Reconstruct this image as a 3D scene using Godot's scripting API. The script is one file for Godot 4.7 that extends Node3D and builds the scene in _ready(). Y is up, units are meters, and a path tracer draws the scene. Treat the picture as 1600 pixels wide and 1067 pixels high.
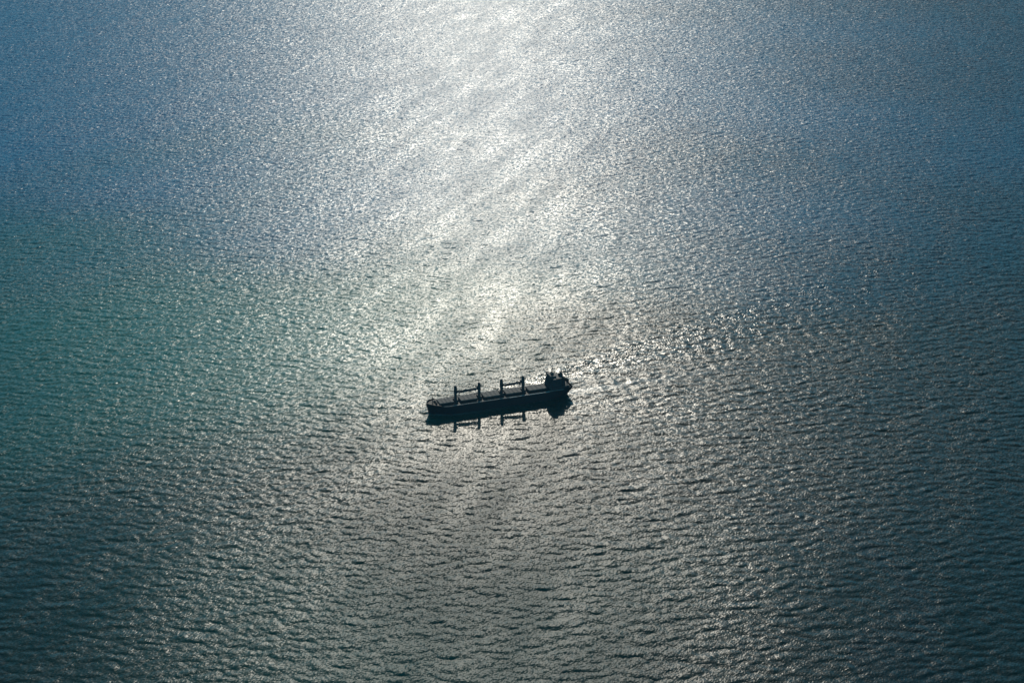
extends Node3D

# ---------------------------------------------------------------- numbers of the place
const CAM_HEIGHT := 755.0
const CAM_PITCH := -21.7
const CAM_FOV := 24.0
const SUN_HEIGHT := 24.8           # degrees above the horizon
const SUN_SIDE := -1.0             # degrees left (-) of the line of sight
const SHIP_AT := Vector3(-15, 0, -1705)
const SHIP_TURN := 20.2            # the bow points left and a little towards the viewer
const NEAR_Z := 1035.0
const FAR_Z := 4800.0
const FINE_SLOPE := 0.115           # rms slopes of the three families of waves
const CHOP_SLOPE := 0.050
const SWELL_SLOPE := 0.072
const ROUGH := 0.385

var rng := RandomNumberGenerator.new()
var swell := PackedVector3Array()
var chop := PackedVector3Array()
var fine := PackedVector3Array()
var gust := FastNoiseLite.new()
var drift := FastNoiseLite.new()
var body := FastNoiseLite.new()
var rows := PackedFloat64Array()
var columns := 1260
var blocks := []
var fft_in := []
var fft_out := []
var ship_fore := Vector2()
var ship_side := Vector2()


func _ready() -> void:
	# ------------------------------------------------------------ camera, sky, sun, exposure
	var cam := Camera3D.new()
	cam.name = "camera"
	cam.fov = CAM_FOV
	cam.near = 1.0
	cam.far = 120000.0
	add_child(cam)
	cam.position = Vector3(0, CAM_HEIGHT, 0)
	cam.rotation_degrees = Vector3(CAM_PITCH, 0, 0)

	var env := Environment.new()
	env.background_mode = Environment.BG_SKY
	var sky_mat := ProceduralSkyMaterial.new()
	sky_mat.sky_top_color = Color(0.03, 0.19, 0.26)
	sky_mat.sky_horizon_color = Color(0.34, 0.67, 0.80)
	sky_mat.sky_curve = 0.30
	sky_mat.ground_bottom_color = Color(0.05, 0.09, 0.12)
	sky_mat.ground_horizon_color = Color(0.45, 0.58, 0.66)
	sky_mat.sun_angle_max = 30.0
	sky_mat.sun_curve = 0.12
	var sky := Sky.new()
	sky.sky_material = sky_mat
	env.sky = sky
	env.background_energy_multiplier = 4.0
	env.tonemap_mode = Environment.TONE_MAPPER_LINEAR
	env.tonemap_exposure = 0.42
	env.sdfgi_enabled = true
	env.ssao_enabled = true
	env.ssil_enabled = true
	env.fog_enabled = true
	env.fog_density = 0.000022
	env.fog_light_color = Color(0.82, 0.92, 1.0)
	var we := WorldEnvironment.new()
	we.name = "environment"
	we.environment = env
	add_child(we)

	var sun := DirectionalLight3D.new()
	sun.name = "sun"
	sun.light_energy = 0.75
	sun.light_color = Color(1.0, 0.965, 0.90)
	sun.light_angular_distance = 0.5
	sun.shadow_enabled = true
	add_child(sun)
	var el := deg_to_rad(SUN_HEIGHT)
	var az := deg_to_rad(SUN_SIDE)
	var to_sun := Vector3(sin(az) * cos(el), sin(el), -cos(az) * cos(el))
	sun.basis = Basis.looking_at(-to_sun)

	# ------------------------------------------------------------ the sea
	var a := deg_to_rad(SHIP_TURN)
	ship_fore = Vector2(-cos(a), sin(a))
	ship_side = Vector2(-ship_fore.y, ship_fore.x)
	rng.seed = 71
	make_sea()

	# ------------------------------------------------------------ the ship
	make_ship()


# ================================================================ waves
func fft_lines(n: int, re: PackedFloat32Array, im: PackedFloat32Array) -> Array:
	# inverse transform of every line of an n x n field, and the result turned over its diagonal
	var bits := int(round(log(n) / log(2.0)))
	var rev := PackedInt32Array()
	rev.resize(n)
	for i in n:
		var r := 0
		for b in bits:
			r |= ((i >> b) & 1) << (bits - 1 - b)
		rev[i] = r
	var cs := PackedFloat32Array()
	var sn := PackedFloat32Array()
	for i in n / 2:
		cs.append(cos(TAU * i / n))
		sn.append(sin(TAU * i / n))
	var parts := 16
	fft_out = []
	fft_out.resize(parts)
	var work := func(p: int) -> void:
		var per := n / parts
		var ore := PackedFloat32Array()
		var oim := PackedFloat32Array()
		var xr := PackedFloat32Array()
		var xi := PackedFloat32Array()
		xr.resize(n)
		xi.resize(n)
		for l in per:
			var base := (p * per + l) * n
			for i in n:
				var k := base + rev[i]
				xr[i] = re[k]
				xi[i] = im[k]
			var half := 1
			while half < n:
				var step := n / (half * 2)
				var s := 0
				while s < n:
					var w := 0
					for j in range(s, s + half):
						var q := j + half
						var c := cs[w]
						var d := sn[w]
						var br := xr[q] * c - xi[q] * d
						var bi := xr[q] * d + xi[q] * c
						xr[q] = xr[j] - br
						xi[q] = xi[j] - bi
						xr[j] += br
						xi[j] += bi
						w += step
					s += half * 2
				half *= 2
			ore.append_array(xr)
			oim.append_array(xi)
		fft_out[p] = [ore, oim]
	var id := WorkerThreadPool.add_group_task(work, parts)
	WorkerThreadPool.wait_for_group_task_completion(id)
	var ar := PackedFloat32Array()
	var ai := PackedFloat32Array()
	for o in fft_out:
		ar.append_array(o[0])
		ai.append_array(o[1])
	var tr := PackedFloat32Array()
	var ti := PackedFloat32Array()
	tr.resize(n * n)
	ti.resize(n * n)
	var k2 := 0
	for i in n:
		for j in n:
			var k3 := j * n + i
			tr[k2] = ar[k3]
			ti[k2] = ai[k3]
			k2 += 1
	return [tr, ti]


func inverse(n: int, re: PackedFloat32Array, im: PackedFloat32Array) -> Array:
	var first := fft_lines(n, re, im)
	return fft_lines(n, first[0], first[1])


# A periodic field of wind waves: lengths from longest to shortest (m), heading in degrees from +z, spread 0 (all round) .. 4 (narrow), rms slope.
# Returns heights and the sideways shift that sharpens crests (as Vector3s), or with only_slopes the two slopes.
func wave_tile(n: int, period: float, longest: float, shortest: float, peak: float, heading: float, spread: float, slope: float, only_slopes: bool) -> Array:
	var hr := PackedFloat32Array()
	var hi := PackedFloat32Array()
	hr.resize(n * n)
	hi.resize(n * n)
	var dk := TAU / period
	var k_lo := TAU / longest
	var k_hi := TAU / shortest
	var k_peak := TAU / peak
	var dir := Vector2(sin(deg_to_rad(heading)), cos(deg_to_rad(heading)))
	var total := 0.0
	for j in n:
		var kz := (j if j < n / 2 else j - n) * dk
		for i in n:
			var kx := (i if i < n / 2 else i - n) * dk
			var k2 := kx * kx + kz * kz
			if k2 < k_lo * k_lo or k2 > k_hi * k_hi:
				continue
			var k := sqrt(k2)
			var c := (kx * dir.x + kz * dir.y) / k
			var fan := pow(maxf(absf(c), 0.001), spread) * (0.9 if c > 0.0 else 0.25) + 0.03
			var fade := clampf((k_hi - k) / (0.35 * k_hi), 0.0, 1.0) * clampf((k - k_lo) / (0.3 * k_lo), 0.0, 1.0)
			var p := pow(k, -4.0) * exp(-1.25 * pow(k_peak / k, 2.0)) * fan * fade
			var amp := sqrt(p)
			var m := j * n + i
			hr[m] = rng.randfn() * amp
			hi[m] = rng.randfn() * amp
			total += 0.5 * p * k2 * 2.0
	var gain := slope / sqrt(maxf(total, 1e-12))
	# real field: take the real part of the transform
	var ar := PackedFloat32Array()
	var ai := PackedFloat32Array()
	ar.resize(n * n)
	ai.resize(n * n)
	var br := PackedFloat32Array()
	var bi := PackedFloat32Array()
	br.resize(n * n)
	bi.resize(n * n)
	for j in n:
		var kz := (j if j < n / 2 else j - n) * dk
		var jj := (n - j) % n
		for i in n:
			var m := j * n + i
			var mm := jj * n + (n - i) % n
			# Hermitian half
			var er := 0.5 * gain * (hr[m] + hr[mm]) * 1.414
			var ei := 0.5 * gain * (hi[m] - hi[mm]) * 1.414
			if er == 0.0 and ei == 0.0:
				continue
			var kx := (i if i < n / 2 else i - n) * dk
			if only_slopes:
				# slopes sx + i sz, with sx = i kx h, sz = i kz h
				ar[m] = -kx * ei - kz * er
				ai[m] = kx * er - kz * ei
			else:
				var k := sqrt(kx * kx + kz * kz)
				ar[m] = er
				ai[m] = ei
				# shift -i k/|k| h:  dx + i dz
				var ux := kx / k
				var uz := kz / k
				br[m] = ux * ei + uz * er
				bi[m] = -ux * er + uz * ei
	var first := inverse(n, ar, ai)
	if only_slopes:
		return first
	var second := inverse(n, br, bi)
	var out := PackedVector3Array()
	out.resize(n * n)
	var h: PackedFloat32Array = first[0]
	var sx: PackedFloat32Array = second[0]
	var sz: PackedFloat32Array = second[1]
	for m in n * n:
		out[m] = Vector3(sx[m], h[m], sz[m])
	return [out]


func sample(t: PackedVector3Array, n: int, u: float, v: float) -> Vector3:
	var fu := floorf(u)
	var fv := floorf(v)
	var i := posmod(int(fu), n)
	var j := posmod(int(fv), n)
	var i2 := (i + 1) % n
	var j2 := (j + 1) % n
	var x := u - fu
	var a := t[j * n + i].lerp(t[j * n + i2], x)
	var b := t[j2 * n + i].lerp(t[j2 * n + i2], x)
	return a.lerp(b, v - fv)


const SWELL_M := 620.0 / 512.0
const CHOP_M := 331.0 / 512.0
const SHIP_SPEED := 6.0

func water_at(x: float, z: float) -> Vector3:
	var s := sample(swell, 512, x / SWELL_M, z / SWELL_M)
	var cx := (x * 0.978 + z * 0.208) / CHOP_M
	var cz := (z * 0.978 - x * 0.208) / CHOP_M
	var c0 := sample(chop, 512, cx, cz)
	var c := Vector3(c0.x * 0.978 - c0.z * 0.208, c0.y, c0.z * 0.978 + c0.x * 0.208)
	# gusts and wind rows make the short waves steeper or flatter
	var g := wind(x, z)
	# the ship's own water: bow at zero, lengths counted astern
	var p := Vector2(x, z) - Vector2(SHIP_AT.x, SHIP_AT.z)
	var astern := 88.0 - p.dot(ship_fore)
	var beside := p.dot(ship_side)
	var wake := 0.0
	var calm := 1.0
	if astern > 2.0 and astern < 1500.0:
		var wander := gust.get_noise_2d(x * 2.2, z * 2.2)
		var wobble := drift.get_noise_2d(x * 3.0, z * 3.0) * 14.0
		wake = (kelvin(astern - 4.0 + wobble, absf(beside), 2.0, beside > 0.0) + kelvin(astern - 160.0, absf(beside + wobble * 0.4), 1.4, beside > 0.0)) * clampf(0.75 + 1.9 * wander, 0.05, 1.7) * (1.0 if beside > 0.0 else 0.45)
		calm = calm_at(x, z)
	g *= 1.0 - 0.4 * wake_band(astern, beside)
	s *= lerpf(1.0, calm, 0.5) * lerpf(0.4, 1.0, minf(g, 1.1))
	c *= minf(g, 1.15) * calm
	var d := Vector3(s.x * 0.9 + c.x * 0.7, s.y + c.y, s.z * 0.9 + c.z * 0.7)
	d.z += s.y * 1.6 + c.y * 1.0   # crests lean downwind
	d.y += wake
	return d


# the strip of disturbed water along each arm of the wake
func wake_band(x: float, side: float) -> float:
	if x < 10.0:
		return 0.0
	var ratio := absf(side) / x
	return smoothstep(0.08, 0.24, ratio) * smoothstep(0.44, 0.34, ratio) * exp(-x / 650.0) * (1.0 if side > 0.0 else 0.3)


# the propeller's wash smooths the water astern
func calm_at(x: float, z: float) -> float:
	var p := Vector2(x, z) - Vector2(SHIP_AT.x, SHIP_AT.z)
	var w := 88.0 - p.dot(ship_fore) - 168.0
	if w < 0.0 or w > 1200.0:
		return 1.0
	return 1.0 - 0.55 * exp(-pow(p.dot(ship_side) / (7.0 + w * 0.018), 2.0)) * exp(-w / 240.0)


func band_at(x: float, z: float) -> float:
	var p := Vector2(x, z) - Vector2(SHIP_AT.x, SHIP_AT.z)
	return wake_band(84.0 - p.dot(ship_fore), p.dot(ship_side))


func kelvin(x: float, y: float, gain: float, far_side: bool) -> float:
	if x < 6.0:
		return 0.0
	var ratio := y / x
	if ratio > 0.52:
		return 0.0
	var ta := clampf(ratio, 0.02, 0.3535)
	var disc := sqrt(maxf(0.0, 1.0 - 8.0 * ta * ta))
	var k0 := 9.81 / (SHIP_SPEED * SHIP_SPEED)
	var out := 0.0
	var lean := -1.0 if far_side else 1.0
	var ye := ta * x
	var t := (1.0 + disc) / (4.0 * ta)
	var sec := sqrt(1.0 + t * t)
	var edge := exp(-pow(maxf(ratio - 0.34, 0.0) / 0.05, 2.0)) * smoothstep(0.16, 0.33, ratio)
	var far := minf(1.0, x / 60.0) / pow(1.0 + x / 140.0, 0.4) * exp(-x / 1000.0)
	# outside the wedge the crests carry on for a little
	out += 0.42 * edge * far * sin(k0 * (x * sec - lean * ye * sec * t) - lean * (y - ye) * k0 * 1.1)
	t = (1.0 - disc) / (4.0 * ta)
	sec = sqrt(1.0 + t * t)
	out += 0.12 * far * smoothstep(0.40, 0.30, ratio) * sin(k0 * (x * sec - ye * sec * t))
	return out * gain


func make_sea() -> void:
	gust.seed = 5
	gust.noise_type = FastNoiseLite.TYPE_SIMPLEX_SMOOTH
	gust.frequency = 1.0 / 60.0
	gust.fractal_octaves = 3
	drift.seed = 9
	drift.frequency = 1.0 / 420.0
	drift.fractal_octaves = 3
	body.seed = 21
	body.frequency = 1.0 / 900.0
	body.fractal_octaves = 2
	swell = wave_tile(512, 620.0, 60.0, 6.5, 20.0, 4.0, 6.0, SWELL_SLOPE, false)[0]
	chop = wave_tile(512, 331.0, 14.0, 3.2, 14.0, -6.0, 1.6, CHOP_SLOPE, false)[0]
	fine_tile()
	# rows get wider apart with distance, columns fan out
	var z := NEAR_Z
	while z < FAR_Z:
		rows.append(z)
		z += 1.25 * pow(z / 1130.0, 1.2)
	rows.append(FAR_Z)
	var parts := 32
	blocks.resize(parts)
	var work := func(p: int) -> void:
		var from := rows.size() * p / parts
		var to := rows.size() * (p + 1) / parts
		var v := PackedVector3Array()
		var col := PackedColorArray()
		var uv := PackedVector2Array()
		for r in range(from, to):
			var zz := -rows[r]
			var wide := half_width(rows[r])
			var rim_z := minf(smoothstep(0.0, 30.0, rows[r] - NEAR_Z), smoothstep(0.0, 60.0, FAR_Z - rows[r]))
			for i in columns + 1:
				var f := 2.0 * i / columns - 1.0
				var x := f * wide
				var k := fposmod(sin(i * 12.9898 + r * 78.233) * 43758.5453, 1.0) - 0.5
				if rim_z >= 1.0 and absf(f) < 0.98:
					x += k * 1.3 * wide / columns
				var rim := rim_z * smoothstep(0.0, 0.02, 1.0 - absf(f))
				v.append(Vector3(x, 0, zz) + water_at(x, zz) * rim)
				uv.append(map_uv(x, zz))
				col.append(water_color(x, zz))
		blocks[p] = [v, uv, col]
	var id := WorkerThreadPool.add_group_task(work, parts)
	WorkerThreadPool.wait_for_group_task_completion(id)
	var v := PackedVector3Array()
	var uv := PackedVector2Array()
	var col := PackedColorArray()
	for b in blocks:
		v.append_array(b[0])
		uv.append_array(b[1])
		col.append_array(b[2])
	blocks.clear()
	# normals from the neighbours
	var wd := columns + 1
	var nr := rows.size()
	blocks.resize(parts)
	var normals := func(p: int) -> void:
		var o := PackedVector3Array()
		for r in range(nr * p / parts, nr * (p + 1) / parts):
			var up := mini(r + 1, nr - 1) * wd
			var dn := maxi(r - 1, 0) * wd
			for i in wd:
				var e := v[r * wd + mini(i + 1, columns)] - v[r * wd + maxi(i - 1, 0)]
				var f := v[up + i] - v[dn + i]
				var nn := e.cross(f)
				var at := v[r * wd + i]
				var bend := sample(fine, 1024, (at.x * 0.99 - at.z * 0.12) * 1024.0 / FINE_PERIOD, (at.z * 0.99 + at.x * 0.12) * 1024.0 / FINE_PERIOD)
				o.append((nn / maxf(nn.y, 1e-6) - bend * wind(at.x, at.z) * calm_at(at.x, at.z) * (1.0 - 0.4 * band_at(at.x, at.z))).normalized())
		blocks[p] = o
	id = WorkerThreadPool.add_group_task(normals, parts)
	WorkerThreadPool.wait_for_group_task_completion(id)
	var nm := PackedVector3Array()
	for b in blocks:
		nm.append_array(b)
	blocks.clear()
	var index := PackedInt32Array()
	index.resize((nr - 1) * columns * 6)
	var q := 0
	for r in nr - 1:
		for i in columns:
			var k := r * wd + i
			index[q] = k
			index[q + 1] = k + wd
			index[q + 2] = k + wd + 1
			index[q + 3] = k
			index[q + 4] = k + wd + 1
			index[q + 5] = k + 1
			q += 6
	# the rest of the sea, out to the horizon all round
	var far := 60000.0
	var nw := half_width(NEAR_Z)
	var fw := half_width(FAR_Z)
	var ring := [Vector2(-nw, -NEAR_Z), Vector2(-fw, -FAR_Z), Vector2(fw, -FAR_Z), Vector2(nw, -NEAR_Z)]
	var outer := [Vector2(-far, far), Vector2(-far, -far), Vector2(far, -far), Vector2(far, far)]
	for s in 4:
		var a: Vector2 = ring[s]
		var b: Vector2 = ring[(s + 1) % 4]
		var c: Vector2 = outer[(s + 1) % 4]
		var d: Vector2 = outer[s]
		var steps := [0.0, 0.004, 0.01, 0.03, 0.1, 0.3, 1.0]
		var at := v.size()
		for t in steps:
			for m in 9:
				var e: Vector2 = a.lerp(b, m / 8.0).lerp(d.lerp(c, m / 8.0), t)
				v.append(Vector3(e.x, 0, e.y))
				nm.append(Vector3.UP)
				uv.append(map_uv(e.x, e.y))
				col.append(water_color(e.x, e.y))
		for t in steps.size() - 1:
			for m in 8:
				var k := at + t * 9 + m
				index.append_array([k, k + 9, k + 10, k, k + 10, k + 1])
	var arrays := []
	arrays.resize(Mesh.ARRAY_MAX)
	arrays[Mesh.ARRAY_VERTEX] = v
	arrays[Mesh.ARRAY_NORMAL] = nm
	arrays[Mesh.ARRAY_TEX_UV] = uv
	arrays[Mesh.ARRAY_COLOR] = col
	arrays[Mesh.ARRAY_INDEX] = index
	var mesh := ArrayMesh.new()
	mesh.add_surface_from_arrays(Mesh.PRIMITIVE_TRIANGLES, arrays)
	var sea := MeshInstance3D.new()
	sea.name = "sea"
	sea.mesh = mesh
	sea.material_override = water_material()
	sea.set_meta("kind", "structure")
	sea.set_meta("label", "open sea with wind ripples and glittering sunlight")
	add_child(sea)


func half_width(d: float) -> float:
	return 0.3188 * 1.09 * sqrt(d * d + CAM_HEIGHT * CAM_HEIGHT) + 20.0


const FINE_PERIOD := 230.0
const MAP_FROM := Vector2(-2600, -6200)
const MAP_SIZE := 5200.0

# how much the wind roughens the water here: lanes, gusts and a calmer reach towards the viewer
func wind(x: float, z: float) -> float:
	var lanes := gust.get_noise_2d(x * 0.95 + z * 0.29, (z * 0.95 - x * 0.29) * 0.18)
	var broad := drift.get_noise_2d(x, z)
	# fresh breeze far out, a smoother tongue round the ship, sheltered water close by to both sides
	var far := smoothstep(-2000.0, -3700.0, z)
	var close := smoothstep(-1640.0, -1250.0, z)
	var sides := smoothstep(40.0, 360.0, absf(x + 40.0))
	var base := 0.92 + 0.24 * far + close * lerpf(0.55, -0.34, sides)
	return clampf(base + 0.26 * lanes + 0.10 * broad, 0.25, 1.9)


func map_uv(x: float, z: float) -> Vector2:
	return (Vector2(x, z) - MAP_FROM) / MAP_SIZE


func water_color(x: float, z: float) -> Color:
	# far blue, green patch, dark near side: glare tints and vignetting painted into colour
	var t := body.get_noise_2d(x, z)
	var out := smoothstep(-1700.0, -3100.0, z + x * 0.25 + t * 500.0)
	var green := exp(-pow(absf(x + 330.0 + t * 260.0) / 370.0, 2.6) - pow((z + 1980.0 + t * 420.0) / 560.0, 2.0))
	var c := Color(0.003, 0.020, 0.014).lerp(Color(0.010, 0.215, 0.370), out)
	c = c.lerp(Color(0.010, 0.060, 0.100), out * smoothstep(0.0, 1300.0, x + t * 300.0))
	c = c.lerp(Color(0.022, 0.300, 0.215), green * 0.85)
	var p := Vector2(x, z) - Vector2(SHIP_AT.x, SHIP_AT.z)
	var w := 88.0 - p.dot(ship_fore) - 168.0
	if w > -6.0 and w < 500.0:
		var wide := 5.0 + maxf(w, 0.0) * 0.012
		var foam := exp(-pow(p.dot(ship_side) / wide, 2.0)) * exp(-w / 90.0)
		c = c.lerp(Color(0.25, 0.32, 0.34), foam * 0.8)
	# a little broken water where the bow and the side push through
	var along := w + 168.0
	if along > -3.0 and along < 150.0:
		var off := absf(p.dot(ship_side)) - width_at(clampf(along / LOA, 0.0, 1.0), 0.15)
		var spread := 1.2 + along * 0.035
		var wash := exp(-pow((off - 0.6 - along * 0.03) / spread, 2.0)) * exp(-maxf(along, 0.0) / 45.0) * smoothstep(-3.0, 2.0, along)
		c = c.lerp(Color(0.30, 0.36, 0.38), wash * 0.6)
	return c


func fine_tile() -> void:
	var n := 1024
	var w := wave_tile(n, FINE_PERIOD, 4.5, 0.7, 6.0, 8.0, 0.8, FINE_SLOPE, true)
	var sx: PackedFloat32Array = w[0]
	var sz: PackedFloat32Array = w[1]
	fine.resize(n * n)
	for m in n * n:
		fine[m] = Vector3(sx[m], 0, sz[m])


func water_material() -> StandardMaterial3D:
	# roughness of ripples too small to model, from calm to windy water
	var n := 640
	var data := PackedByteArray()
	data.resize(n * n)
	for j in n:
		for i in n:
			var p := MAP_FROM + Vector2(i + 0.5, j + 0.5) * MAP_SIZE / n
			data[j * n + i] = int(clampf(ROUGH * sqrt(wind(p.x, p.y) * lerpf(1.0, calm_at(p.x, p.y), 0.6)) * (1.0 - 0.36 * band_at(p.x, p.y)), 0.05, 1.0) * 255.0)
	var image := Image.create_from_data(n, n, false, Image.FORMAT_L8, data)
	var m := StandardMaterial3D.new()
	m.resource_name = "sea_water"
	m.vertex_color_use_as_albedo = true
	m.albedo_color = Color.WHITE
	m.roughness = 1.0
	m.roughness_texture = ImageTexture.create_from_image(image)
	m.roughness_texture_channel = BaseMaterial3D.TEXTURE_CHANNEL_RED
	m.texture_repeat = false
	m.metallic_specular = 0.38
	return m


# ================================================================ the ship
# Lengths in metres. In the ship's own axes +x is the bow, +y up from the waterline, +z the side that faces the viewer.
const LOA := 176.0
const BEAM := 26.0
const DECK := 10.2

func paint(called: String, color: Color, rough := 0.55, metal := 0.0) -> StandardMaterial3D:
	var m := StandardMaterial3D.new()
	m.resource_name = called
	m.roughness = rough
	m.metallic = metal
	m.albedo_color = Color.WHITE
	# weathered paint: fine mottling and rust round the base colour
	var noise := FastNoiseLite.new()
	noise.seed = called.hash() % 1000
	noise.frequency = 0.03
	noise.fractal_octaves = 4
	var t := NoiseTexture2D.new()
	t.width = 128
	t.height = 128
	t.seamless = true
	t.noise = noise
	var g := Gradient.new()
	g.set_color(0, Color(color.r * 0.72, color.g * 0.66, color.b * 0.62).linear_to_srgb())
	g.set_color(1, Color(color.r * 1.2, color.g * 1.18, color.b * 1.15).linear_to_srgb())
	t.color_ramp = g
	m.albedo_texture = t
	m.uv1_triplanar = true
	m.uv1_scale = Vector3.ONE * 0.11
	return m


func start() -> SurfaceTool:
	var st := SurfaceTool.new()
	st.begin(Mesh.PRIMITIVE_TRIANGLES)
	st.set_smooth_group(-1)
	return st


func build(st: SurfaceTool, called: String, m: Material, parent: Node3D, at := Vector3.ZERO) -> MeshInstance3D:
	st.generate_normals()
	var o := MeshInstance3D.new()
	o.name = called
	o.mesh = st.commit()
	o.material_override = m
	o.position = at
	parent.add_child(o, true)
	return o


func quad(st: SurfaceTool, a: Vector3, b: Vector3, c: Vector3, d: Vector3) -> void:
	for p in [a, b, c, a, c, d]:
		st.add_vertex(p)


# a box with bevelled vertical edges and a bevelled top; c is the middle of its bottom
func box(st: SurfaceTool, c: Vector3, size: Vector3, taper := 1.0, bevel := 0.12) -> void:
	var lower := outline(size.x, size.z, bevel)
	var upper := outline(size.x * taper, size.z * taper, bevel)
	var cap := outline(size.x * taper - bevel * 2.0, size.z * taper - bevel * 2.0, bevel)
	var h := [0.0, size.y - bevel, size.y]
	var rings := [lower, upper, cap]
	for k in 2:
		for i in 8:
			var j := (i + 1) % 8
			quad(st, c + lift(rings[k][i], h[k]), c + lift(rings[k][j], h[k]), c + lift(rings[k + 1][j], h[k + 1]), c + lift(rings[k + 1][i], h[k + 1]))
	for i in range(1, 7):
		for p in [cap[0], cap[i], cap[i + 1]]:
			st.add_vertex(c + lift(p, size.y))
		for p in [lower[0], lower[i + 1], lower[i]]:
			st.add_vertex(c + lift(p, 0.0))


func lift(p: Vector2, y: float) -> Vector3:
	return Vector3(p.x, y, p.y)


func outline(x: float, z: float, b: float) -> Array:
	x *= 0.5
	z *= 0.5
	return [Vector2(-x + b, -z), Vector2(x - b, -z), Vector2(x, -z + b), Vector2(x, z - b), Vector2(x - b, z), Vector2(-x + b, z), Vector2(-x, z - b), Vector2(-x, -z + b)]


# a round or square bar from a to b, thickness from ra to rb
func bar(st: SurfaceTool, a: Vector3, b: Vector3, ra: float, rb: float, sides := 8) -> void:
	var along := (b - a).normalized()
	var u := along.cross(Vector3.UP if absf(along.y) < 0.9 else Vector3.RIGHT).normalized()
	var w := along.cross(u)
	for i in sides:
		var p := TAU * (i + 0.5) / sides
		var q := TAU * (i + 1.5) / sides
		var d := u * cos(p) + w * sin(p)
		var e := u * cos(q) + w * sin(q)
		quad(st, a + e * ra, a + d * ra, b + d * rb, b + e * rb)
		for v in [b, b + e * rb, b + d * rb]:
			st.add_vertex(v)
		for v in [a, a + d * ra, a + e * ra]:
			st.add_vertex(v)


func width_at(s: float, t: float) -> float:
	# half breadth at s (0 bow .. 1 stern), t (0 keel .. 1 deck)
	var deck := BEAM * 0.5 * pow(clampf(1.0 - pow(1.0 - clampf(s / 0.15, 0, 1), 2.2), 0, 1), 0.62)
	deck *= 1.0 - 0.30 * pow(clampf((s - 0.90) / 0.10, 0, 1), 2.2)
	var water := BEAM * 0.5 * clampf(1.0 - pow(1.0 - clampf(s / 0.24, 0, 1), 2.0), 0, 1)
	water *= 1.0 - 0.72 * pow(clampf((s - 0.80) / 0.20, 0, 1), 1.8)
	return lerpf(water, deck, pow(t, 1.3))


func top_at(s: float) -> float:
	# forecastle and its bulwark at the bow, bulwark round the stern
	var fore := 2.3 * smoothstep(0.088, 0.072, s) + 0.9 * pow(clampf(1.0 - s / 0.09, 0, 1), 1.5)
	return DECK + fore + 2.0 * smoothstep(0.935, 0.95, s)


func hull_point(s: float, y: float, side: float) -> Vector3:
	var t := clampf((y + 2.0) / (DECK + 2.0), 0.0, 1.3)
	var x := LOA * (0.5 - s) - 2.6 * maxf(0.0, 1.0 - t) * clampf(1.0 - s / 0.3, 0, 1) + 5.0 * maxf(0.0, 1.0 - t) * clampf((s - 0.85) / 0.15, 0, 1)
	return Vector3(x, y, side * maxf(width_at(s, minf(t, 1.15)), 0.12))


func hull_stations() -> Array:
	var out := []
	for v in [0, 0.003, 0.008, 0.015, 0.025, 0.04, 0.055, 0.071, 0.08, 0.089, 0.11, 0.14, 0.18, 0.23, 0.3, 0.4, 0.5, 0.6, 0.7, 0.78, 0.83, 0.87, 0.9, 0.934, 0.951, 0.97, 0.985, 0.994, 1.0]:
		out.append(float(v))
	return out


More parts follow.
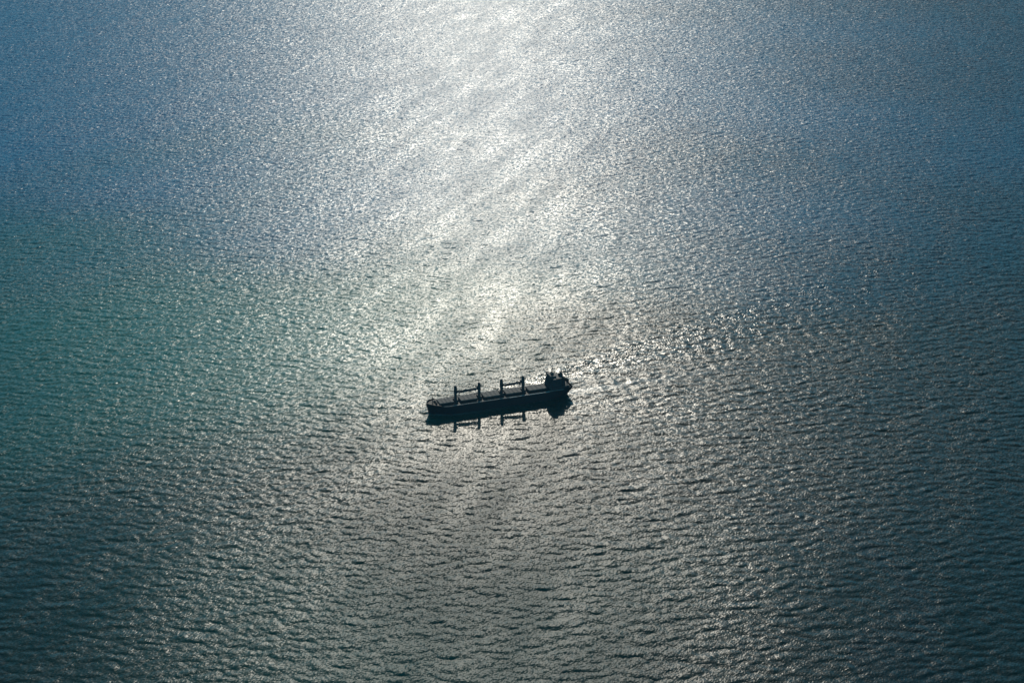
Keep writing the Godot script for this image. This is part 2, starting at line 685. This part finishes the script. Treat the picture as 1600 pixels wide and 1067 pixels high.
func make_hull(ship: Node3D) -> void:
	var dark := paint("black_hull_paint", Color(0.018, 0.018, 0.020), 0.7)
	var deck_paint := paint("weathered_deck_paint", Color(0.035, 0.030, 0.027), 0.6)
	var st := start()
	st.set_smooth_group(1)
	var ss := hull_stations()
	for k in ss.size() - 1:
		for side in [-1.0, 1.0]:
			for l in 8:
				var f := l / 8.0
				var g := (l + 1) / 8.0
				var a := hull_point(ss[k], lerpf(-2, top_at(ss[k]), f), side)
				var b := hull_point(ss[k + 1], lerpf(-2, top_at(ss[k + 1]), f), side)
				var c := hull_point(ss[k + 1], lerpf(-2, top_at(ss[k + 1]), g), side)
				var d := hull_point(ss[k], lerpf(-2, top_at(ss[k]), g), side)
				if side > 0:
					quad(st, a, b, c, d)
				else:
					quad(st, d, c, b, a)
	# transom and stem
	st.set_smooth_group(-1)
	for e in [1.0, 0.0]:
		for l in 8:
			var y0 := lerpf(-2, top_at(e), l / 8.0)
			var y1 := lerpf(-2, top_at(e), (l + 1) / 8.0)
			quad(st, hull_point(e, y0, -1), hull_point(e, y0, 1), hull_point(e, y1, 1), hull_point(e, y1, -1))
	var hull := build(st, "hull", dark, ship)
	# decks close the hull
	var d1 := start()
	for k in ss.size() - 1:
		var y := DECK - 0.05
		if ss[k + 1] <= 0.0895:
			continue
		var a := hull_point(ss[k], y, -1)
		var b := hull_point(ss[k], y, 1)
		var c := hull_point(ss[k + 1], y, 1)
		var d := hull_point(ss[k + 1], y, -1)
		for p in [a, b, c, d]:
			p.z *= 0.995
		quad(d1, a, d, c, b)
	build(d1, "main_deck", deck_paint, ship)
	var d2 := start()
	for k in ss.size() - 1:
		if ss[k + 1] > 0.081:
			break
		var y := DECK + 1.4
		quad(d2, hull_point(ss[k], y, -1), hull_point(ss[k + 1], y, -1), hull_point(ss[k + 1], y, 1), hull_point(ss[k], y, 1))
	var e1 := hull_point(0.08, DECK + 1.4, 1)
	quad(d2, Vector3(e1.x, DECK - 0.1, -e1.z), Vector3(e1.x, DECK - 0.1, e1.z), e1, Vector3(e1.x, e1.y, -e1.z))
	var fore := build(d2, "forecastle_deck", deck_paint, ship)
	# windlasses, hatch and ventilators on the forecastle
	for side in [-1.0, 1.0]:
		var w := start()
		box(w, Vector3(0, 0, 0), Vector3(2.6, 1.0, 1.6))
		bar(w, Vector3(0, 1.0, -1.5), Vector3(0, 1.0, 1.5), 0.75, 0.75, 10)
		build(w, "windlass", dark, fore, Vector3(77.2, DECK + 1.4, side * 3.0))
	# a cable of the bow wave guard: bulwark rail round the forecastle
	for side in [-1.0, 1.0]:
		var an := start()
		bar(an, Vector3(0, 1.6, 0), Vector3(0, -1.4, 0), 0.28, 0.28)
		bar(an, Vector3(-1.2, -0.7, 0), Vector3(0, -1.5, 0), 0.25, 0.4)
		bar(an, Vector3(1.2, -0.7, 0), Vector3(0, -1.5, 0), 0.25, 0.4)
		var h := hull_point(0.05, 7.6, side)
		build(an, "anchor", dark, hull, h + Vector3(0, 0, side * 0.35))


func make_hatch(ship: Node3D, fore: float, aft: float, coaming: Material, cover: Array, panels: int) -> void:
	var long := aft - fore
	var x := LOA * 0.5 - (fore + aft) * 0.5
	var wide := 13.6
	var st := start()
	box(st, Vector3.ZERO, Vector3(long - 1.2, 1.9, wide - 0.6))
	for i in range(-3, 4):   # stiffeners up the coaming's sides
		for side in [-1.0, 1.0]:
			box(st, Vector3(i * long / 7.5, 0, side * (wide * 0.5 + 0.0)), Vector3(0.35, 1.75, 0.7), 1.0, 0.04)
	var hatch := build(st, "hatch", coaming, ship, Vector3(x, DECK - 0.04, 0))
	for i in panels:
		var p := start()
		var w := long / panels
		box(p, Vector3.ZERO, Vector3(w - 0.22, 0.95, wide), 1.0, 0.14)
		for r in [-0.25, 0.25]:
			box(p, Vector3(w * r, 0.93, 0), Vector3(0.2, 0.14, wide * 0.9), 1.0, 0.04)
		var o := build(p, "hatch_panel", cover[i % cover.size()], hatch, Vector3(-long * 0.5 + w * (i + 0.5), 1.92 + (0.04 if i % 2 else 0.0), 0))
		o.name = "hatch_panel" if i == 0 else "hatch_panel_%03d" % i


func make_crane(ship: Node3D, from_bow: float, reach: float, m: Material, dark: Material, aside: float) -> void:
	# reach is where the stowed jib points: + towards the bow, - towards the stern
	var x := LOA * 0.5 - from_bow
	var st := start()
	box(st, Vector3.ZERO, Vector3(4.2, 3.0, 8.4))           # mast house between the hatches
	bar(st, Vector3(0, 3.0, 0), Vector3(0, 9.2, 0), 1.8, 1.65, 14)
	bar(st, Vector3(0, 9.2, 0), Vector3(0, 9.7, 0), 1.75, 1.75, 14)
	var crane := build(st, "crane", m, ship, Vector3(x, DECK - 0.04, 0))
	var tower := start()
	box(tower, Vector3(0, 9.7, 0), Vector3(3.3, 8.6, 3.3), 0.85)
	box(tower, Vector3(0, 18.2, 0), Vector3(2.0, 0.9, 2.0))
	var away := signf(reach)
	bar(tower, Vector3(away * 0.9, 18.5, -0.8), Vector3(away * 0.9, 18.5, 0.8), 0.55, 0.55, 10)
	build(tower, "crane_house", m, crane)
	var cab := start()
	box(cab, Vector3(away * 1.75, 11.4, -aside * 1.0), Vector3(1.7, 2.3, 1.9), 0.9)
	build(cab, "crane_cab", m, crane)
	var jib := start()
	var foot := Vector3(away * 1.3, 12.4 if reach > 0.0 else 10.4, aside)
	var tip := Vector3(reach, 10.6 if reach > 0.0 else 11.4, aside)
	for s in [-0.75, 0.75]:
		bar(jib, foot + Vector3(0, 0, s), tip + Vector3(0, 0, s * 0.45), 0.85, 0.62, 6)
	for i in 7:
		var f := (i + 0.5) / 7.0
		var c := foot.lerp(tip, f)
		var w := lerpf(0.75, 0.34, f)
		bar(jib, c + Vector3(0, 0, -w), c + Vector3(away * 1.4, 0, w), 0.2, 0.2, 4)
	box(jib, tip + Vector3(0, -0.7, 0), Vector3(1.6, 1.6, 1.5))
	build(jib, "jib", m, crane)
	var rope := start()
	for s in [-0.4, 0.4]:
		bar(rope, Vector3(away * 0.9, 18.7, s), tip + Vector3(0, 0.7, s), 0.06, 0.06, 4)
	build(rope, "luffing_ropes", dark, crane)
	var hook := start()
	bar(hook, tip + Vector3(0, -0.7, 0), tip + Vector3(0, -2.2, 0), 0.12, 0.12, 5)
	box(hook, tip + Vector3(0, -3.4, 0), Vector3(0.9, 1.3, 0.7))
	build(hook, "hook_block", dark, crane)


func make_rail(ship: Node3D, side: float, m: Material) -> void:
	var st := start()
	var prev := Vector3.ZERO
	for i in 96:
		var s := lerpf(0.10, 0.93, i / 95.0)
		var p := hull_point(s, DECK, side) * Vector3(1, 1, 0.985)
		bar(st, p, p + Vector3(0, 1.1, 0), 0.05, 0.05, 4)
		if i > 0:
			for h in [0.4, 0.75, 1.1]:
				bar(st, prev + Vector3(0, h, 0), p + Vector3(0, h, 0), 0.045, 0.045, 4)
		prev = p
	build(st, "guard_rail", m, ship)


# strip added along the deck edge; its pale colour paints in the sunlit line
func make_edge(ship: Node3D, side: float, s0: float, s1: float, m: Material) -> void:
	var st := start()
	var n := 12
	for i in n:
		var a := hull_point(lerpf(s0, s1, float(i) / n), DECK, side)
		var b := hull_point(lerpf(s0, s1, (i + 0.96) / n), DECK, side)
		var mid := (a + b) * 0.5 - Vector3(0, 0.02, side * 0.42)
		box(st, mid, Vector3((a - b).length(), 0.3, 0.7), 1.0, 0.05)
	build(st, "sunlit_edge_strip", m, ship)


func make_aft(ship: Node3D, grey: Material, dark: Material, glass: Material, deck_paint: Material, orange: Material) -> void:
	# accommodation block: storeys that step in, bridge with wings on top
	var x0 := LOA * 0.5 - 148.5          # front wall
	var long := 13.5
	var st := start()
	var heights := [2.7, 2.7, 2.7, 2.7, 2.7]
	var y := 0.0
	for i in 5:
		box(st, Vector3(-long * 0.5 - i * 0.15, y, 0), Vector3(long - i * 0.3, heights[i] - 0.15, 21.5 - i * 1.0))
		box(st, Vector3(-long * 0.5 - 0.6, y + heights[i] - 0.15, 0), Vector3(long + 1.4, 0.15, 22.6 - i * 1.0), 1.0, 0.03)   # deck overhang
		y += heights[i]
	var house := build(st, "accommodation", grey, ship, Vector3(x0, DECK - 0.04, 0))
	var win := 0
	for i in 5:
		for k in 8:
			var w := start()
			box(w, Vector3.ZERO, Vector3(0.12, 0.95, 0.8), 1.0, 0.03)
			build(w, "window", glass, house, Vector3(0.03 - i * 0.01, i * 2.7 + 0.95, -7.6 + k * 2.17)).name = "window" if win == 0 else "window_%03d" % win
			win += 1
		for k in 5:
			for side in [-1.0, 1.0]:
				var w := start()
				box(w, Vector3.ZERO, Vector3(0.8, 0.95, 0.12), 1.0, 0.03)
				build(w, "window", glass, house, Vector3(-1.8 - k * 2.4, i * 2.7 + 0.95, side * (10.76 - i * 0.5))).name = "window_%03d" % win
				win += 1
	var br := start()
	box(br, Vector3(-3.6, 0, 0), Vector3(7.2, 2.9, 15.0), 0.97)
	box(br, Vector3(-3.2, -0.02, 0), Vector3(3.6, 0.2, BEAM + 1.0), 1.0, 0.05)   # wing deck
	for side in [-1.0, 1.0]:
		box(br, Vector3(-3.2, 0.18, side * (BEAM * 0.5 - 0.6)), Vector3(3.6, 1.15, 2.0), 1.0, 0.06)
		box(br, Vector3(-1.5, 0.18, side * (BEAM * 0.5 - 3.5)), Vector3(0.2, 1.15, 4.4), 1.0, 0.04)
		bar(br, Vector3(-4.6, -2.6, side * 9.5), Vector3(-3.4, 0.0, side * 12.4), 0.22, 0.22, 6)
		bar(br, Vector3(-2.2, 1.2, side * 12.9), Vector3(-2.2, 5.2, side * 12.9), 0.12, 0.06, 5)
	var bridge := build(br, "bridge", grey, ship, Vector3(x0 - 0.8, DECK + 13.5, 0))
	for k in 11:
		var w := start()
		box(w, Vector3.ZERO, Vector3(0.14, 1.05, 1.05), 1.0, 0.03)
		build(w, "bridge_window", glass, bridge, Vector3(-0.03, 1.25, -6.5 + k * 1.3)).name = "bridge_window" if k == 0 else "bridge_window_%03d" % k
	# radar mast on the monkey island
	var ma := start()
	box(ma, Vector3.ZERO, Vector3(3.4, 2.2, 4.0), 0.8)
	bar(ma, Vector3(0, 1.2, -0.8), Vector3(0, 6.0, -0.2), 0.55, 0.4, 6)
	bar(ma, Vector3(0, 1.2, 0.8), Vector3(0, 6.0, 0.2), 0.55, 0.4, 6)
	bar(ma, Vector3(0, 5.8, 0), Vector3(0, 12.0, 0), 0.5, 0.32, 6)
	for s in [[4.0, 2.0], [7.0, 1.5]]:
		bar(ma, Vector3(0, s[0], -s[1]), Vector3(0, s[0], s[1]), 0.16, 0.16, 5)
	bar(ma, Vector3(0.2, 7.2, 1.4), Vector3(0.2, 8.9, 1.4), 0.1, 0.07, 5)
	var mast := build(ma, "radar_mast", grey, ship, Vector3(x0 - 5.3, DECK + 16.35, 0))
	for s in [3.1, 5.2]:
		var ra := start()
		bar(ra, Vector3(0.3, s, 0), Vector3(0.9, s, 0), 0.3, 0.3, 6)
		box(ra, Vector3(1.0, s + 0.2, 0), Vector3(0.35, 0.35, 3.2 if s < 4 else 2.2), 1.0, 0.05)
		build(ra, "radar_scanner", dark, mast)
	# funnel with casing and pipes
	var fu := start()
	box(fu, Vector3(0, 0, 0), Vector3(9.6, 11.6, 8.4), 0.72, 0.4)
	box(fu, Vector3(0.7, 11.6, 0), Vector3(5.8, 4.8, 5.0), 0.8, 0.7)
	var funnel := build(fu, "funnel", dark, ship, Vector3(x0 - 16.6, DECK - 0.04, 0))
	for s in [[-0.8, -0.7], [0.7, -0.5], [-0.6, 0.8], [0.8, 0.7]]:
		var ex := start()
		bar(ex, Vector3(s[0] + 0.6, 16.2, s[1]), Vector3(s[0] - 0.3, 17.5, s[1]), 0.42, 0.38, 8)
		build(ex, "exhaust_pipe", dark, funnel)
	# boat deck behind the house
	var po := start()
	box(po, Vector3(-2.5, 0, 0), Vector3(11.0, 2.6, 17.0), 0.98)
	var poop := build(po, "poop_house", grey, ship, Vector3(x0 - 16.5, DECK - 0.03, 0))
	for side in [-1.0, 1.0]:
		var ve := start()
		bar(ve, Vector3.ZERO, Vector3(0, 1.6, 0), 0.4, 0.4, 8)
		bar(ve, Vector3(0, 1.6, 0), Vector3(0, 2.1, 0), 0.75, 0.6, 8)
		build(ve, "ventilator", grey, poop, Vector3(-6.0, 2.6, side * 5.5))
	# free-fall lifeboat on its ramp
	var ra2 := start()
	for s in [-1.1, 1.1]:
		bar(ra2, Vector3(5.0, 7.3, s), Vector3(-4.2, 2.6, s), 0.25, 0.25, 5)
		bar(ra2, Vector3(4.4, 7.0, s), Vector3(4.4, -2.3, s), 0.28, 0.28, 5)
		bar(ra2, Vector3(-1.0, 4.3, s), Vector3(-1.0, -2.3, s), 0.28, 0.28, 5)
	bar(ra2, Vector3(4.4, 7.0, -1.1), Vector3(4.4, 7.0, 1.1), 0.22, 0.22, 5)
	var ramp := build(ra2, "lifeboat_ramp", dark, ship, Vector3(-LOA * 0.5 + 5.6, DECK + 2.3, -3.0))
	var lb := start()
	lb.set_smooth_group(1)
	var along := Vector3(-9.2, -4.7, 0).normalized()
	var upw := Vector3(-along.y, along.x, 0) * -1.0
	var mid := Vector3(0.6, 5.0, 0) + upw * 1.55
	var prof := [[-4.0, 0.05], [-3.7, 0.8], [-2.6, 1.3], [0.0, 1.45], [2.4, 1.25], [3.6, 0.7], [4.1, 0.05]]
	for i in prof.size() - 1:
		for k in 10:
			var pts := []
			for e in [[i, k], [i, k + 1], [i + 1, k + 1], [i + 1, k]]:
				var an: float = TAU * e[1] / 10.0
				pts.append(mid + along * prof[e[0]][0] + (upw * sin(an) * 1.05 + Vector3.BACK * cos(an)) * prof[e[0]][1])
			quad(lb, pts[0], pts[1], pts[2], pts[3])
	build(lb, "lifeboat", orange, ramp)
	# mooring winches on the after deck
	for side in [-1.0, 1.0]:
		var w := start()
		box(w, Vector3.ZERO, Vector3(1.4, 0.9, 2.4))
		bar(w, Vector3(0, 1.1, -1.4), Vector3(0, 1.1, 1.4), 0.7, 0.7, 8)
		build(w, "mooring_winch", dark, ship, Vector3(-LOA * 0.5 + 3.5, DECK - 0.04, side * 5.6))


func make_ship() -> void:
	var ship := Node3D.new()
	ship.name = "cargo_ship"
	add_child(ship)
	ship.position = SHIP_AT
	ship.rotation_degrees.y = 180.0 + SHIP_TURN
	ship.set_meta("label", "dark bulk carrier with four deck cranes under way, alone on the open sea")
	ship.set_meta("category", "cargo ship")
	var grey := paint("shaded_superstructure_paint", Color(0.055, 0.057, 0.06), 0.6)  # one even dark grey over the whole superstructure
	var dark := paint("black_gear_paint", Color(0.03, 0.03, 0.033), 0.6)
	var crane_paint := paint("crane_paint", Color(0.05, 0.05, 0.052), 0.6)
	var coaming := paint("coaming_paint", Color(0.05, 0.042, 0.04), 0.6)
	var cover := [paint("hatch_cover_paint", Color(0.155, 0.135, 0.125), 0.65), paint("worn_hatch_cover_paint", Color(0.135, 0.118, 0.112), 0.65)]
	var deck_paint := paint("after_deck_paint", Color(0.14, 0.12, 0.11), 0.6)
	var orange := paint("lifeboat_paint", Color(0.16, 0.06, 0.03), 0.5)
	var dim_edge := paint("worn_deck_edge_paint", Color(0.16, 0.155, 0.15), 0.6)  # fainter forward stretch of the sunlit line, put into the colour
	var rail_paint := paint("rail_paint", Color(0.66, 0.66, 0.64), 0.5)  # white rails; also draws the sunlit line on the deck edge
	var glass := StandardMaterial3D.new()
	glass.resource_name = "window_glass"
	glass.albedo_color = Color(0.05, 0.06, 0.07)
	glass.roughness = 0.1
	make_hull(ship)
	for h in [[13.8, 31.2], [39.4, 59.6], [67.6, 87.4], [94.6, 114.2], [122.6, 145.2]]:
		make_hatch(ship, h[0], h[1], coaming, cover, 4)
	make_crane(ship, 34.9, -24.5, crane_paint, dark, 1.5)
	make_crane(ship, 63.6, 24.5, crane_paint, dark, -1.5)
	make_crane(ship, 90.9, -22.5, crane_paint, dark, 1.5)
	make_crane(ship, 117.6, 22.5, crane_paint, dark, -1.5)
	var fm := start()
	bar(fm, Vector3.ZERO, Vector3(0, 9.0, 0), 0.5, 0.28, 8)
	bar(fm, Vector3(0, 6.6, -1.4), Vector3(0, 6.6, 1.4), 0.15, 0.15, 5)
	bar(fm, Vector3(-2.0, 0, -1.2), Vector3(0, 5.0, 0), 0.18, 0.15, 5)
	bar(fm, Vector3(-2.0, 0, 1.2), Vector3(0, 5.0, 0), 0.18, 0.15, 5)
	build(fm, "foremast", crane_paint, ship, Vector3(LOA * 0.5 - 7.0, DECK + 1.38, 0))
	for side in [-1.0, 1.0]:
		make_rail(ship, side, rail_paint)
		for e in [[0.16, 0.33], [0.345, 0.52]]:
			make_edge(ship, side, e[0], e[1], dim_edge)
		for e in [[0.545, 0.60], [0.612, 0.645], [0.655, 0.672], [0.685, 0.83]]:  # broken stretches of sunlight along the edge, painted as pale strip
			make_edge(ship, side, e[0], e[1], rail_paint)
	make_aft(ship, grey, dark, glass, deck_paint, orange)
